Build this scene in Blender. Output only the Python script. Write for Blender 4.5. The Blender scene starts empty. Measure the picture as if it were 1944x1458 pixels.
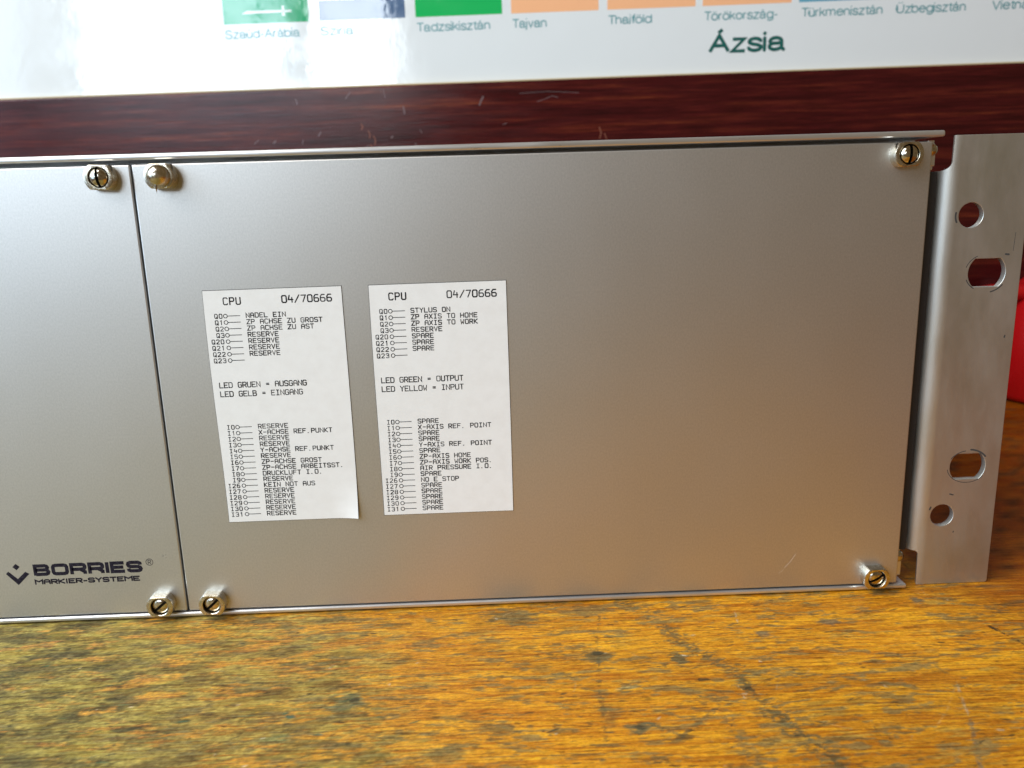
import bpy, bmesh, math, random
import numpy as np
from mathutils import Vector, Matrix

random.seed(7)
rng = np.random.default_rng(11)
scene = bpy.context.scene
COL = scene.collection
MM = 0.001
R = math.radians

# ------------------------------------------------------------------ camera
cam_d = bpy.data.cameras.new('camera')
cam = bpy.data.objects.new('camera', cam_d)
COL.objects.link(cam)
cam.location = (94.297 * MM, -219.336 * MM, 115.343 * MM)
cam.rotation_euler = (R(77.273155), R(1.704889), R(-1.440562))
cam_d.sensor_width = 36.0
cam_d.lens = 28.0
cam_d.clip_start = 0.005
cam_d.clip_end = 50.0
cam_d.dof.use_dof = True
cam_d.dof.focus_distance = 0.222
cam_d.dof.aperture_fstop = 20.0
scene.camera = cam

# ------------------------------------------------------------------ world, lamps, exposure
world = bpy.data.worlds.new('World')
scene.world = world
world.use_nodes = True
bg = world.node_tree.nodes['Background']
bg.inputs['Color'].default_value = (1.0, 0.70, 0.36, 1)
bg.inputs['Strength'].default_value = 0.15


def area_lamp(name, loc, look, sx, sy, radiance, color, pattern=None):
    d = bpy.data.lights.new(name, 'AREA')
    d.shape = 'RECTANGLE'
    d.size, d.size_y = sx, sy
    d.color = color
    d.energy = radiance * math.pi * sx * sy
    o = bpy.data.objects.new(name, d)
    COL.objects.link(o)
    o.location = loc
    o.rotation_euler = (Vector(look) - Vector(loc)).to_track_quat('-Z', 'Y').to_euler()
    if pattern is not None:
        d.use_nodes = True
        nt = d.node_tree
        em = nt.nodes['Emission']
        geo = nt.nodes.new('ShaderNodeNewGeometry')
        mp = nt.nodes.new('ShaderNodeMapping')
        mp.inputs['Scale'].default_value = (pattern[0], pattern[1], 1)
        mp.inputs['Location'].default_value = (pattern[2], pattern[2], 0)
        nz = nt.nodes.new('ShaderNodeTexNoise')
        nz.inputs['Scale'].default_value = 1.0
        nz.inputs['Detail'].default_value = 5.0
        nz.inputs['Roughness'].default_value = 0.65
        rp = nt.nodes.new('ShaderNodeValToRGB')
        rp.color_ramp.elements[0].position = pattern[3]
        rp.color_ramp.elements[0].color = pattern[5]
        rp.color_ramp.elements[1].position = pattern[4]
        rp.color_ramp.elements[1].color = (1, 1, 1, 1)
        nt.links.new(geo.outputs['Parametric'], mp.inputs['Vector'])
        nt.links.new(mp.outputs['Vector'], nz.inputs['Vector'])
        nt.links.new(nz.outputs['Fac'], rp.inputs['Fac'])
        nt.links.new(rp.outputs['Color'], em.inputs['Color'])
    return o


# two panes of a window behind and to the left of the camera
area_lamp('window_light', (-0.99, -1.60, 0.60), (-0.55, 0.2, 0.60), 0.58, 0.50, 10.0, (0.70, 0.85, 1.0),
          (6.0, 4.5, 3.0, 0.38, 0.50, (0.16, 0.24, 0.24, 1)))
area_lamp('window_light', (-0.50, -1.60, 0.62), (-0.25, 0.2, 0.62), 0.22, 0.44, 12.0, (0.84, 0.93, 1.0),
          (3.0, 4.0, 7.0, 0.25, 0.42, (0.6, 0.68, 0.7, 1)))
# added broad, dim bluish lamp left of the panes, for the left panel
area_lamp('blue_fill', (-1.85, -1.15, 0.62), (0.0, 0.0, 0.1), 1.2, 1.5, 1.9, (0.54, 0.76, 1.0))
# high, broad daylight over the bench
area_lamp('skylight', (-0.58, -0.45, 1.00), (0.10, -0.02, 0.0), 0.80, 0.7, 7.0, (1.0, 0.99, 0.96))
# added unseen fill lamp, lower and further left, for bench and panel
area_lamp('left_fill', (-1.35, -0.50, 0.72), (0.05, 0.0, 0.05), 0.9, 0.9, 7.5, (0.68, 0.84, 1.0))

vs = scene.view_settings
vs.view_transform = 'Standard'
vs.look = 'None'
vs.exposure = 0.0
vs.gamma = 1.0
vs.use_curve_mapping = False
scene.cycles.use_denoising = True
scene.cycles.max_bounces = 8
scene.cycles.sample_clamp_indirect = 6.0


# ------------------------------------------------------------------ helpers
def link(name, me, mat=None, parent=None):
    o = bpy.data.objects.new(name, me)
    COL.objects.link(o)
    if mat is not None:
        if isinstance(mat, (list, tuple)):
            for m in mat:
                me.materials.append(m)
        else:
            me.materials.append(mat)
    if parent is not None:
        o.parent = parent
    return o


def empty(name, loc=(0, 0, 0), rot=(0, 0, 0)):
    o = bpy.data.objects.new(name, None)
    o.empty_display_size = 0.01
    COL.objects.link(o)
    o.location = [c * MM for c in loc]
    o.rotation_euler = rot
    return o


def tag(o, label=None, cat=None, group=None, kind=None):
    if label:
        o['label'] = label
    if cat:
        o['category'] = cat
    if group:
        o['group'] = group
    if kind:
        o['kind'] = kind
    return o


def bm_mesh(bm, name, smooth=None):
    """bm is in millimetres; returns a mesh in metres."""
    bmesh.ops.scale(bm, vec=(MM, MM, MM), verts=bm.verts)
    bmesh.ops.recalc_face_normals(bm, faces=bm.faces)
    me = bpy.data.meshes.new(name)
    bm.to_mesh(me)
    bm.free()
    if smooth is not None:
        for p in me.polygons:
            p.use_smooth = True
        me.set_sharp_from_angle(angle=R(smooth))
    return me


def add_box(bm, x0, x1, y0, y1, z0, z1, bevel=0.0, seg=2):
    r = bmesh.ops.create_cube(bm, size=1.0)
    vs_ = r['verts']
    for v in vs_:
        v.co = Vector(((x0 + x1) / 2 + v.co.x * (x1 - x0), (y0 + y1) / 2 + v.co.y * (y1 - y0),
                       (z0 + z1) / 2 + v.co.z * (z1 - z0)))
    if bevel > 0:
        es = list({e for v in vs_ for e in v.link_edges})
        bmesh.ops.bevel(bm, geom=es, offset=bevel, segments=seg, affect='EDGES', profile=0.5)


def box_mesh(name, *a, **k):
    bm = bmesh.new()
    add_box(bm, *a, **k)
    return bm_mesh(bm, name, 14)


def add_prism(bm, pts, y0, y1):
    """extrude an x-z outline between two depths."""
    a = [bm.verts.new((x, y0, z)) for x, z in pts]
    b = [bm.verts.new((x, y1, z)) for x, z in pts]
    n = len(pts)
    bm.faces.new(a)
    bm.faces.new(b[::-1])
    for i in range(n):
        bm.faces.new((a[i], b[i], b[(i + 1) % n], a[(i + 1) % n]))


def add_lathe(bm, prof, seg=40, axis='Y', centre=(0, 0, 0)):
    """prof: (radius, along) pairs, open at axis ends when radius is 0."""
    rings = []
    for r, t in prof:
        ring = []
        if r < 1e-6:
            ring = [(0, t)]
        else:
            ring = [(r, t)]
        rings.append((r, t))
    vr = []
    for r, t in rings:
        if r < 1e-6:
            p = (0, t, 0) if axis == 'Y' else (0, 0, t)
            vr.append([bm.verts.new(Vector(p) + Vector(centre))])
        else:
            row = []
            for k in range(seg):
                a = 2 * math.pi * k / seg
                p = (r * math.cos(a), t, r * math.sin(a)) if axis == 'Y' else (r * math.cos(a), r * math.sin(a), t)
                row.append(bm.verts.new(Vector(p) + Vector(centre)))
            vr.append(row)
    for a, b in zip(vr[:-1], vr[1:]):
        for k in range(seg):
            k2 = (k + 1) % seg
            if len(a) == 1 and len(b) == 1:
                continue
            if len(a) == 1:
                bm.faces.new((a[0], b[k], b[k2]))
            elif len(b) == 1:
                bm.faces.new((a[k], b[0], a[k2]))
            else:
                bm.faces.new((a[k], b[k], b[k2], a[k2]))


def add_stroke(bm, pts, w, y, h, flat=False):
    """a printed pen stroke in the x-z plane: mitred ribbon with rounded ends, a hair of ink thickness towards -y."""
    pts = [Vector((p[0], p[1])) for p in pts]
    closed = (pts[0] - pts[-1]).length < 1e-6 and len(pts) > 3
    if closed:
        pts = pts[:-1]
    n = len(pts)
    L, Rr = [], []
    hw = w / 2
    for i in range(n):
        if closed:
            d0 = (pts[i] - pts[i - 1]).normalized()
            d1 = (pts[(i + 1) % n] - pts[i]).normalized()
        else:
            d0 = (pts[i] - pts[i - 1]).normalized() if i > 0 else (pts[1] - pts[0]).normalized()
            d1 = (pts[i + 1] - pts[i]).normalized() if i < n - 1 else d0
        t = (d0 + d1)
        t = t.normalized() if t.length > 1e-6 else d1
        nrm = Vector((-t.y, t.x))
        c = max(0.45, nrm.dot(Vector((-d1.y, d1.x))))
        m = hw / c
        L.append(pts[i] + nrm * m)
        Rr.append(pts[i] - nrm * m)
    outline = L + Rr[::-1]
    jj = random.uniform(0, h * 0.3)
    if closed:
        a = [bm.verts.new((p.x, y - h - jj, p.y)) for p in L]
        b = [bm.verts.new((p.x, y - h - jj, p.y)) for p in Rr]
        for i in range(n):
            k = (i + 1) % n
            bm.faces.new((a[i], a[k], b[k], b[i]))
        return
    if not flat:
        cap1, cap0 = [], []
        d = (pts[-1] - pts[-2]).normalized()
        for q in (60, 20, -20, -60):
            a = math.atan2(d.y, d.x) + R(q)
            cap1.append(pts[-1] + Vector((math.cos(a), math.sin(a))) * hw)
        d = (pts[0] - pts[1]).normalized()
        for q in (60, 20, -20, -60):
            a = math.atan2(d.y, d.x) + R(q)
            cap0.append(pts[0] + Vector((math.cos(a), math.sin(a))) * hw)
    else:
        cap1 = cap0 = []
    va = [bm.verts.new((p.x, y - h - jj, p.y)) for p in L]
    vb = [bm.verts.new((p.x, y - h - jj, p.y)) for p in Rr]
    for i in range(n - 1):
        bm.faces.new((va[i], va[i + 1], vb[i + 1], vb[i]))
    if cap1:
        c = [bm.verts.new((p.x, y - h - jj, p.y)) for p in cap1]
        bm.faces.new([va[-1]] + c + [vb[-1]])
        c = [bm.verts.new((p.x, y - h - jj, p.y)) for p in cap0]
        bm.faces.new([vb[0]] + c + [va[0]])


def ink_mesh(bm, name):
    for f in bm.faces:
        f.normal_update()
        if f.normal.y > 0:
            f.normal_flip()
    bmesh.ops.scale(bm, vec=(MM, MM, MM), verts=bm.verts)
    me = bpy.data.meshes.new(name)
    bm.to_mesh(me)
    bm.free()
    return me


def marks_into(o, bm, m):
    """marks in a part's surface belong to that part's own mesh, with a second material"""
    extra = ink_mesh(bm, 'wear')
    me_ = o.data
    me_.materials.append(m)
    k_ = len(me_.materials) - 1
    b2 = bmesh.new()
    b2.from_mesh(me_)
    n0 = len(b2.faces)
    b2.from_mesh(extra)
    b2.faces.ensure_lookup_table()
    for f_ in b2.faces[n0:]:
        f_.material_index = k_
    b2.to_mesh(me_)
    b2.free()
    bpy.data.meshes.remove(extra)


# ------------------------------------------------------------------ materials
def mat(name, base=(0.5, 0.5, 0.5), rough=0.5, metal=0.0, spec=0.5):
    m = bpy.data.materials.new(name)
    m.use_nodes = True
    b = m.node_tree.nodes['Principled BSDF']
    b.inputs['Base Color'].default_value = (*base, 1)
    b.inputs['Roughness'].default_value = rough
    b.inputs['Metallic'].default_value = metal
    b.inputs['Specular IOR Level'].default_value = spec
    return m, m.node_tree, b


def node(nt, kind, **kw):
    n = nt.nodes.new(kind)
    for k, v in kw.items():
        if k in n.inputs.keys():
            n.inputs[k].default_value = v
        else:
            setattr(n, k, v)
    return n


def noise(nt, scale_xyz, detail=3.0, rough=0.5, src='Object'):
    tc = nt.nodes.new('ShaderNodeTexCoord')
    mp = nt.nodes.new('ShaderNodeMapping')
    mp.inputs['Scale'].default_value = scale_xyz
    nz = nt.nodes.new('ShaderNodeTexNoise')
    nz.inputs['Scale'].default_value = 1.0
    nz.inputs['Detail'].default_value = detail
    nz.inputs['Roughness'].default_value = rough
    nt.links.new(tc.outputs[src], mp.inputs['Vector'])
    nt.links.new(mp.outputs['Vector'], nz.inputs['Vector'])
    return nz.outputs['Fac']


def ramp(nt, fac, stops):
    r = nt.nodes.new('ShaderNodeValToRGB')
    e = r.color_ramp.elements
    while len(e) < len(stops):
        e.new(0.5)
    for i, (p, c) in enumerate(stops):
        e[i].position = p
        e[i].color = (*c, 1) if len(c) == 3 else c
    nt.links.new(fac, r.inputs['Fac'])
    return r.outputs['Color']


def maprange(nt, fac, a, b, c, d):
    n = nt.nodes.new('ShaderNodeMapRange')
    n.inputs['From Min'].default_value = a
    n.inputs['From Max'].default_value = b
    n.inputs['To Min'].default_value = c
    n.inputs['To Max'].default_value = d
    nt.links.new(fac, n.inputs['Value'])
    return n.outputs['Result']


def mixc(nt, fac, a, b, mode='MIX'):
    n = nt.nodes.new('ShaderNodeMix')
    n.data_type = 'RGBA'
    n.blend_type = mode
    for s, v in (('Factor', fac), ('A', a), ('B', b)):
        sock = [i for i in n.inputs if i.name == s and (i.type == 'RGBA' or s == 'Factor') and i.enabled][0]
        if hasattr(v, 'is_output') or isinstance(v, bpy.types.NodeSocket):
            nt.links.new(v, sock)
        elif isinstance(v, (int, float)):
            sock.default_value = v
        else:
            sock.default_value = (*v, 1)
    return [o for o in n.outputs if o.type == 'RGBA'][0]


def bump(nt, b, fac, strength, dist):
    n = nt.nodes.new('ShaderNodeBump')
    n.inputs['Strength'].default_value = strength
    n.inputs['Distance'].default_value = dist
    nt.links.new(fac, n.inputs['Height'])
    nt.links.new(n.outputs['Normal'], b.inputs['Normal'])
    return n


# satin anodised aluminium of the front panels: fine vertical brushing
m_panel, nt, b = mat('anodised_panel', (0.62, 0.61, 0.60), 0.42, 0.95)
f = noise(nt, (2300, 2300, 1500), 2, 0.6)
nt.links.new(mixc(nt, maprange(nt, f, 0.3, 0.7, 0, 1), (0.575, 0.57, 0.56), (0.655, 0.645, 0.635)), b.inputs['Base Color'])
f2 = noise(nt, (40, 40, 30), 4, 0.55)
nt.links.new(maprange(nt, f2, 0.3, 0.7, 0.425, 0.445), b.inputs['Roughness'])
f3 = noise(nt, (2600, 2600, 2600), 2, 0.6)
bump(nt, b, f3, 0.22, 0.00008)

# mill-finish aluminium of ear and rails, faintly stained
m_ear, nt, b = mat('ear_aluminium', (0.55, 0.55, 0.53), 0.40, 0.85)
f = noise(nt, (45, 45, 30), 5, 0.6)
nt.links.new(ramp(nt, f, [(0.3, (0.50, 0.49, 0.43)), (0.5, (0.57, 0.56, 0.53)), (0.72, (0.62, 0.62, 0.61))]), b.inputs['Base Color'])
nt.links.new(maprange(nt, noise(nt, (220, 220, 60), 4, 0.6), 0.3, 0.7, 0.34, 0.48), b.inputs['Roughness'])
bump(nt, b, noise(nt, (1800, 1800, 1800), 2, 0.6), 0.12, 0.0001)

m_rail, nt, b = mat('rail_aluminium', (0.74, 0.74, 0.75), 0.33, 0.85)
nt.links.new(maprange(nt, noise(nt, (60, 900, 900), 4, 0.6), 0.3, 0.7, 0.26, 0.42), b.inputs['Roughness'])

m_dark, nt, b = mat('dark_steel_and_shade', (0.03, 0.03, 0.032), 0.6, 0.3)  # also colours the added shade sheet behind the panels
nt.links.new(maprange(nt, noise(nt, (90, 90, 90), 3), 0.3, 0.7, 0.5, 0.7), b.inputs['Roughness'])

# nickel plated retaining nuts and screws
m_nickel, nt, b = mat('nickel_plate', (0.66, 0.62, 0.54), 0.16, 1.0)
f = noise(nt, (700, 700, 700), 4, 0.6)
nt.links.new(ramp(nt, f, [(0.35, (0.52, 0.46, 0.35)), (0.6, (0.68, 0.64, 0.55))]), b.inputs['Base Color'])
nt.links.new(maprange(nt, f, 0.3, 0.7, 0.14, 0.32), b.inputs['Roughness'])
m_screw, nt, b = mat('screw_nickel', (0.60, 0.55, 0.46), 0.14, 1.0)
f = noise(nt, (900, 900, 900), 4, 0.65)
nt.links.new(ramp(nt, f, [(0.35, (0.42, 0.36, 0.26)), (0.6, (0.68, 0.64, 0.57))]), b.inputs['Base Color'])
m_slot, nt, b = mat('slot_dark', (0.02, 0.017, 0.014), 0.7)  # near-black of slot floors and bores

# paper labels
m_paper, nt, b = mat('label_paper', (0.84, 0.835, 0.82), 0.6)
nt.links.new(ramp(nt, noise(nt, (260, 260, 260), 5, 0.6), [(0.3, (0.82, 0.815, 0.80)), (0.6, (0.86, 0.86, 0.85))]), b.inputs['Base Color'])
bump(nt, b, noise(nt, (900, 900, 900), 3), 0.15, 0.0001)
m_edge, nt, b = mat('label_edge', (0.05, 0.047, 0.042), 0.8)
# worn printing ink: uneven density
m_ink, nt, b = mat('plotter_ink', (0.03, 0.03, 0.035), 0.6, 0.0, 0.1)
nt.links.new(ramp(nt, noise(nt, (900, 900, 900), 4, 0.7), [(0.5, (0.006, 0.006, 0.009)), (0.70, (0.03, 0.03, 0.03)), (0.82, (0.16, 0.16, 0.155))]), b.inputs['Base Color'])
m_logo, nt, b = mat('logo_ink', (0.018, 0.014, 0.022), 0.6, 0.0, 0.08)
nt.links.new(ramp(nt, noise(nt, (1200, 1200, 1200), 3, 0.7), [(0.45, (0.014, 0.011, 0.02)), (0.8, (0.06, 0.055, 0.07))]), b.inputs['Base Color'])

# laminated poster sheet
def laminated(name, base, var=0.03):
    m, nt, b = mat(name, base, 0.12, 0.0, 0.9)
    lo = tuple(c * (1 - var) for c in base)
    nt.links.new(mixc(nt, noise(nt, (18, 18, 18), 5, 0.6), lo, base), b.inputs['Base Color'])
    nt.links.new(maprange(nt, noise(nt, (50, 50, 50), 6, 0.65), 0.35, 0.65, 0.04, 0.12), b.inputs['Roughness'])
    bump(nt, b, noise(nt, (38, 38, 38), 4, 0.6), 0.25, 0.0006)
    return m

m_sheet = laminated('laminated_sheet', (0.73, 0.75, 0.745))
m_green = laminated('flag_green', (0.008, 0.42, 0.10))
m_green2 = laminated('flag_emerald', (0.015, 0.33, 0.14))
m_peach = laminated('flag_faded_red', (0.90, 0.46, 0.24))
m_white = laminated('flag_white', (0.78, 0.79, 0.78))
m_black = laminated('flag_slate', (0.045, 0.10, 0.20))
m_blue = laminated('flag_blue', (0.12, 0.36, 0.48))
m_caption, nt, b = mat('caption_ink', (0.10, 0.26, 0.27), 0.2)
nt.links.new(ramp(nt, noise(nt, (300, 300, 300), 3), [(0.3, (0.10, 0.26, 0.28)), (0.7, (0.16, 0.34, 0.36))]), b.inputs['Base Color'])
m_title, nt, b = mat('title_ink', (0.015, 0.10, 0.09), 0.2)
nt.links.new(ramp(nt, noise(nt, (300, 300, 300), 3), [(0.3, (0.012, 0.085, 0.075)), (0.7, (0.02, 0.12, 0.10))]), b.inputs['Base Color'])

# mahogany coloured varnished wood
m_wood, nt, b = mat('mahogany_varnish', (0.05, 0.012, 0.008), 0.28)
g1 = noise(nt, (9, 40, 210), 8, 0.72)
g2 = noise(nt, (45, 60, 1100), 4, 0.65)
c1 = ramp(nt, g1, [(0.32, (0.022, 0.0024, 0.003)), (0.5, (0.062, 0.0066, 0.0068)), (0.60, (0.105, 0.015, 0.009)), (0.74, (0.26, 0.058, 0.015))])
c2 = mixc(nt, maprange(nt, g2, 0.42, 0.66, 0.0, 0.6), c1, (0.014, 0.002, 0.002))
nt.links.new(c2, b.inputs['Base Color'])
nt.links.new(maprange(nt, noise(nt, (30, 30, 160), 5, 0.6), 0.3, 0.7, 0.13, 0.24), b.inputs['Roughness'])
b.inputs['Specular IOR Level'].default_value = 0.26
bump(nt, b, g2, 0.2, 0.0003)
m_scuff, nt, b = mat('pale_scuff', (0.115, 0.065, 0.065), 0.5)
m_scuff2, nt, b = mat('orange_scuff', (0.17, 0.04, 0.015), 0.6)
m_linen, nt, b = mat('edge_strip', (0.55, 0.42, 0.22), 0.5)

m_red, nt, b = mat('red_plastic', (0.50, 0.004, 0.006), 0.35)
nt.links.new(mixc(nt, noise(nt, (30, 30, 30), 4), (0.42, 0.003, 0.005), (0.55, 0.006, 0.008)), b.inputs['Base Color'])
m_burr_shade, nt, b = mat('burr_shadow', (0.05, 0.05, 0.05), 0.7)  # painted shadow of the burrs on the ear

# worn bench wood: colour, relief and gloss come from per-point wear and painted shade computed below
m_bench, nt, b = mat('worn_bench_wood', (0.5, 0.2, 0.03), 0.45)
at = nt.nodes.new('ShaderNodeAttribute')
at.attribute_name = 'wear_shade_colour'
g = noise(nt, (95, 1500, 100), 4, 0.68)
gg = noise(nt, (700, 1100, 700), 3, 0.65)
c = mixc(nt, maprange(nt, g, 0.45, 0.62, 0.0, 0.85), at.outputs['Color'], (0.62, 0.45, 0.28), 'MULTIPLY')
c = mixc(nt, maprange(nt, gg, 0.45, 0.75, 0.0, 0.5), c, (0.55, 0.5, 0.42), 'MULTIPLY')
nt.links.new(c, b.inputs['Base Color'])
b.inputs['Specular IOR Level'].default_value = 0.22
at2 = nt.nodes.new('ShaderNodeAttribute')
at2.attribute_name = 'dirt'
nt.links.new(maprange(nt, at2.outputs['Fac'], 0, 1, 0.38, 0.72), b.inputs['Roughness'])
add = node(nt, 'ShaderNodeMath', operation='ADD')
nt.links.new(g, add.inputs[0])
nt.links.new(gg, add.inputs[1])
bump(nt, b, add.outputs[0], 0.6, 0.0003)

# ------------------------------------------------------------------ the bench top
def hash2(ix, iy, seed):
    h = (ix.astype(np.int64) * 374761393 + iy.astype(np.int64) * 668265263 + seed * 1442695041) & 0xFFFFFFFF
    h = ((h ^ (h >> 13)) * 1274126177) & 0xFFFFFFFF
    h = h ^ (h >> 16)
    return (h & 0xFFFF) / 65535.0


def vnoise(x, y, seed):
    ix, iy = np.floor(x), np.floor(y)
    fx, fy = x - ix, y - iy
    fx = fx * fx * (3 - 2 * fx)
    fy = fy * fy * (3 - 2 * fy)
    a = hash2(ix, iy, seed)
    b_ = hash2(ix + 1, iy, seed)
    c_ = hash2(ix, iy + 1, seed)
    d_ = hash2(ix + 1, iy + 1, seed)
    return (a * (1 - fx) + b_ * fx) * (1 - fy) + (c_ * (1 - fx) + d_ * fx) * fy


def fbm(x, y, seed, octs=4, gain=0.5):
    s, a, t = 0.0, 1.0, 0.0
    for k in range(octs):
        s = s + a * vnoise(x * 2 ** k, y * 2 ** k, seed + k * 17)
        t += a
        a *= gain
    return s / t


def sstep(v, a, b_):
    t = np.clip((v - a) / (b_ - a), 0, 1)
    return t * t * (3 - 2 * t)


def seg_dist(X, Y, pts):
    d = np.full(X.shape, 1e9)
    for (x0, y0), (x1, y1) in zip(pts[:-1], pts[1:]):
        dx, dy = x1 - x0, y1 - y0
        t = np.clip(((X - x0) * dx + (Y - y0) * dy) / (dx * dx + dy * dy), 0, 1)
        d = np.minimum(d, np.hypot(X - x0 - t * dx, Y - y0 - t * dy))
    return d


TZ = -2.3


def spaced(lo, f0, f1, hi, fine, coarse):
    a = list(np.arange(lo, f0, coarse))
    return np.array(a + list(np.arange(f0, f1, fine)) + list(np.arange(f1, hi + coarse, coarse)))


xs = spaced(-330, -62, 240, 640, 0.36, 5.0)
ys = spaced(-330, -84, 8, 330, 0.26, 4.0)
X, Y = np.meshgrid(xs, ys)
wob = 1.6 * (fbm(X / 60, Y / 25, 3, 3) - 0.5) * 6
Yw = Y + wob
grain = 0.62 * fbm(X / 10, Yw / 0.75, 21, 4, 0.68) + 0.38 * fbm(X / 60, Yw / 3.0, 41, 3)
grain = sstep(grain, 0.30, 0.70)
light = np.array([0.90, 0.43, 0.020])
dark = np.array([0.60, 0.225, 0.011])
C = dark + (light - dark) * grain[..., None]
# broad tone changes of the wood
broad = fbm(X / 90, Y / 22, 77, 3)
C *= (0.72 + 0.56 * broad)[..., None]
# grey-olive ground-in dirt, heaviest at the left end, in smeared patches along the grain
left = 1 - 0.36 * sstep(X + 0.5 * (Y + 40), -25, 30) - 0.64 * sstep(X + 0.5 * (Y + 40), 45, 88)
ang = R(9)
Xr, Yr = X * math.cos(ang) + Y * math.sin(ang), -X * math.sin(ang) + Y * math.cos(ang)
p1 = fbm(Xr / 12, Yr / 3.6, 101, 5, 0.66)
p2 = fbm(X / 4.5, Yw / 1.0, 131, 4, 0.66)
thr = 0.60 - 0.235 * left
dirt = sstep(0.62 * p1 + 0.38 * p2, thr - 0.05, thr + 0.07)
dirt = np.clip(dirt * (0.42 + 0.45 * left) + 0.14 * left, 0, 0.95)
olive_a = np.array([0.44, 0.36, 0.090])
olive_b = np.array([0.120, 0.112, 0.042])
mixv = fbm(Xr / 9, Yr / 3.5, 151, 5, 0.66)[..., None]
olive = olive_b + (olive_a - olive_b) * sstep(mixv, 0.3, 0.7)
C = C * (1 - 0.5 * left[..., None]) + np.array([0.55, 0.30, 0.055]) * 0.5 * left[..., None]
C = C * (1 - dirt[..., None]) + olive * dirt[..., None]
D = dirt.copy()


def stain(mask, col, amount):
    global C, D
    m = np.clip(mask * amount, 0, 1)
    C = C * (1 - m[..., None]) + np.array(col) * m[..., None]
    D = np.maximum(D, m)


rag = fbm(X / 3.0, Y / 1.0, 171, 4, 0.65)
rag2 = fbm(X / 1.2, Y / 0.8, 191, 3, 0.6)
GREYOL = (0.155, 0.135, 0.062)
DK = (0.060, 0.052, 0.028)


def line(pts, w, col, amount, ragged=0.5):
    d = seg_dist(X, Y, pts)
    m = 1 - sstep(d + (rag - 0.5) * w * 2 * ragged, w * 0.35, w)
    stain(m * sstep(rag2, 0.30, 0.60), col, amount)


def blot(cx, cy, rx, ry, col, amount, rot=0.0, ragged=1.0):
    c_, s_ = math.cos(rot), math.sin(rot)
    u = ((X - cx) * c_ + (Y - cy) * s_) / rx
    v = (-(X - cx) * s_ + (Y - cy) * c_) / ry
    d = np.hypot(u, v) + (rag - 0.5) * 1.5 * ragged
    stain(1 - sstep(d, 0.55, 1.05), col, amount)


# worn track running diagonally towards the viewer
line([(128, -0.5), (135.9, -5), (141.6, -23.3), (146, -31), (152.7, -39.3), (153.5, -49.3), (158.3, -60.7), (162.2, -69.1), (166, -82)], 3.2, GREYOL, 0.8, 1.6)
line([(152.7, -41), (154.5, -51), (158.3, -60.7), (162.2, -69.1), (166, -82)], 1.0, DK, 0.38, 1.8)
line([(121.4, -9), (119.1, -22), (118.4, -31), (117.2, -41), (116.6, -52), (115.5, -64.5)], 0.6, DK, 0.6, 1.9)
line([(145.0, -50), (145.0, -60.7), (148.5, -80)], 1.8, GREYOL, 0.6, 1.6)
line([(126, -58), (133, -63), (141, -56), (147, -50)], 0.8, GREYOL, 0.7, 0.9)
line([(152, -47), (160, -43), (164, -41)], 0.55, DK, 0.6)
line([(228, -23), (233, -36)], 0.9, DK, 0.95, 0.6)
line([(204.8, -46.4), (201.5, -55), (199.4, -61.5)], 0.32, (0.60, 0.46, 0.28), 0.6, 1.6)
line([(199.4, -61.5), (196, -69), (191, -80)], 0.8, (0.17, 0.15, 0.10), 0.7, 0.8)
line([(204, -48), (196, -58), (190, -64)], 0.22, (0.62, 0.40, 0.14), 0.35, 1.5)
line([(161, -9), (160, -16)], 0.3, (0.70, 0.55, 0.38), 0.8)
for (cx, cy, rx, ry, col, am) in [
        (117.7, -29.4, 5.0, 4.0, GREYOL, .85), (118, -28, 3.0, 1.0, DK, .8), (139.5, -32.3, 2.6, 3.6, GREYOL, .9),
        (143.2, -42, 2.2, .9, DK, .85), (124.2, -59.4, 4.2, 2.4, GREYOL, .9), (124, -59.5, 2.2, 1.2, DK, .8),
        (185, -16.8, 3.6, 2.0, (0.16, 0.14, 0.09), .8), (215.7, -7.1, 2.2, 2.8, (0.15, 0.14, 0.09), .8),
        (163.8, -45.7, 6, .8, GREYOL, .6), (187.9, -47.4, 6, 1.2, GREYOL, .6), (117.5, -55, 2, 5, GREYOL, .4),
        (133.5, -63.5, 2.8, 1.3, DK, .7), (96, -7, 8, 5, GREYOL, .75), (118, -5, 9, 4, GREYOL, .7),
        (165, -22, 2.6, 2.2, (0.18, 0.16, 0.11), .7), (176, -4, 8, 1.6, GREYOL, .55), (152, -2.5, 5, 2.0, GREYOL, .6),
        (100, -24, 3, 1.2, DK, .6), (92, -58, 7, 2.5, GREYOL, .7), (80, -66, 6, 3, GREYOL, .6),
        (62, -9, 6, 1.4, DK, .5), (44, -30.2, 3.2, .9, DK, .7), (4.3, -52.4, 5.5, 1.0, DK, .75),
        (16, -50, 3, .7, DK, .6), (-32, -52, 4, 2, (0.05, 0.09, 0.08), .6), (55.0, -45.7, 4.0, 4.2, (0.035, 0.16, 0.10), .6),
        (56.5, -44.8, 1.2, 1.4, DK, .8), (42, -50, 1.8, .8, (0.02, 0.20, 0.17), .8), (49.8, -57.3, 2.2, .5, (0.02, 0.20, 0.17), .7),
        (42, -58, 6, 2.2, (0.07, 0.17, 0.09), .45), (48, -47, 8, .5, (0.04, 0.18, 0.12), .5),
        (14.5, -3, 10, 2.2, DK, .45), (-12, -31, 3.5, .8, (0.13, 0.045, 0.008), .8), (-9, -29, 1.6, .6, DK, .8)]:
    blot(cx, cy, rx, ry, col, am)
blot(123.7, -44.2, 3.4, 0.75, (0.72, 0.56, 0.22), 0.95, R(6), 0.35)
blot(183, -79, 2.2, .9, (0.75, 0.68, 0.50), .8, 0.2, 0.7)
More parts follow.
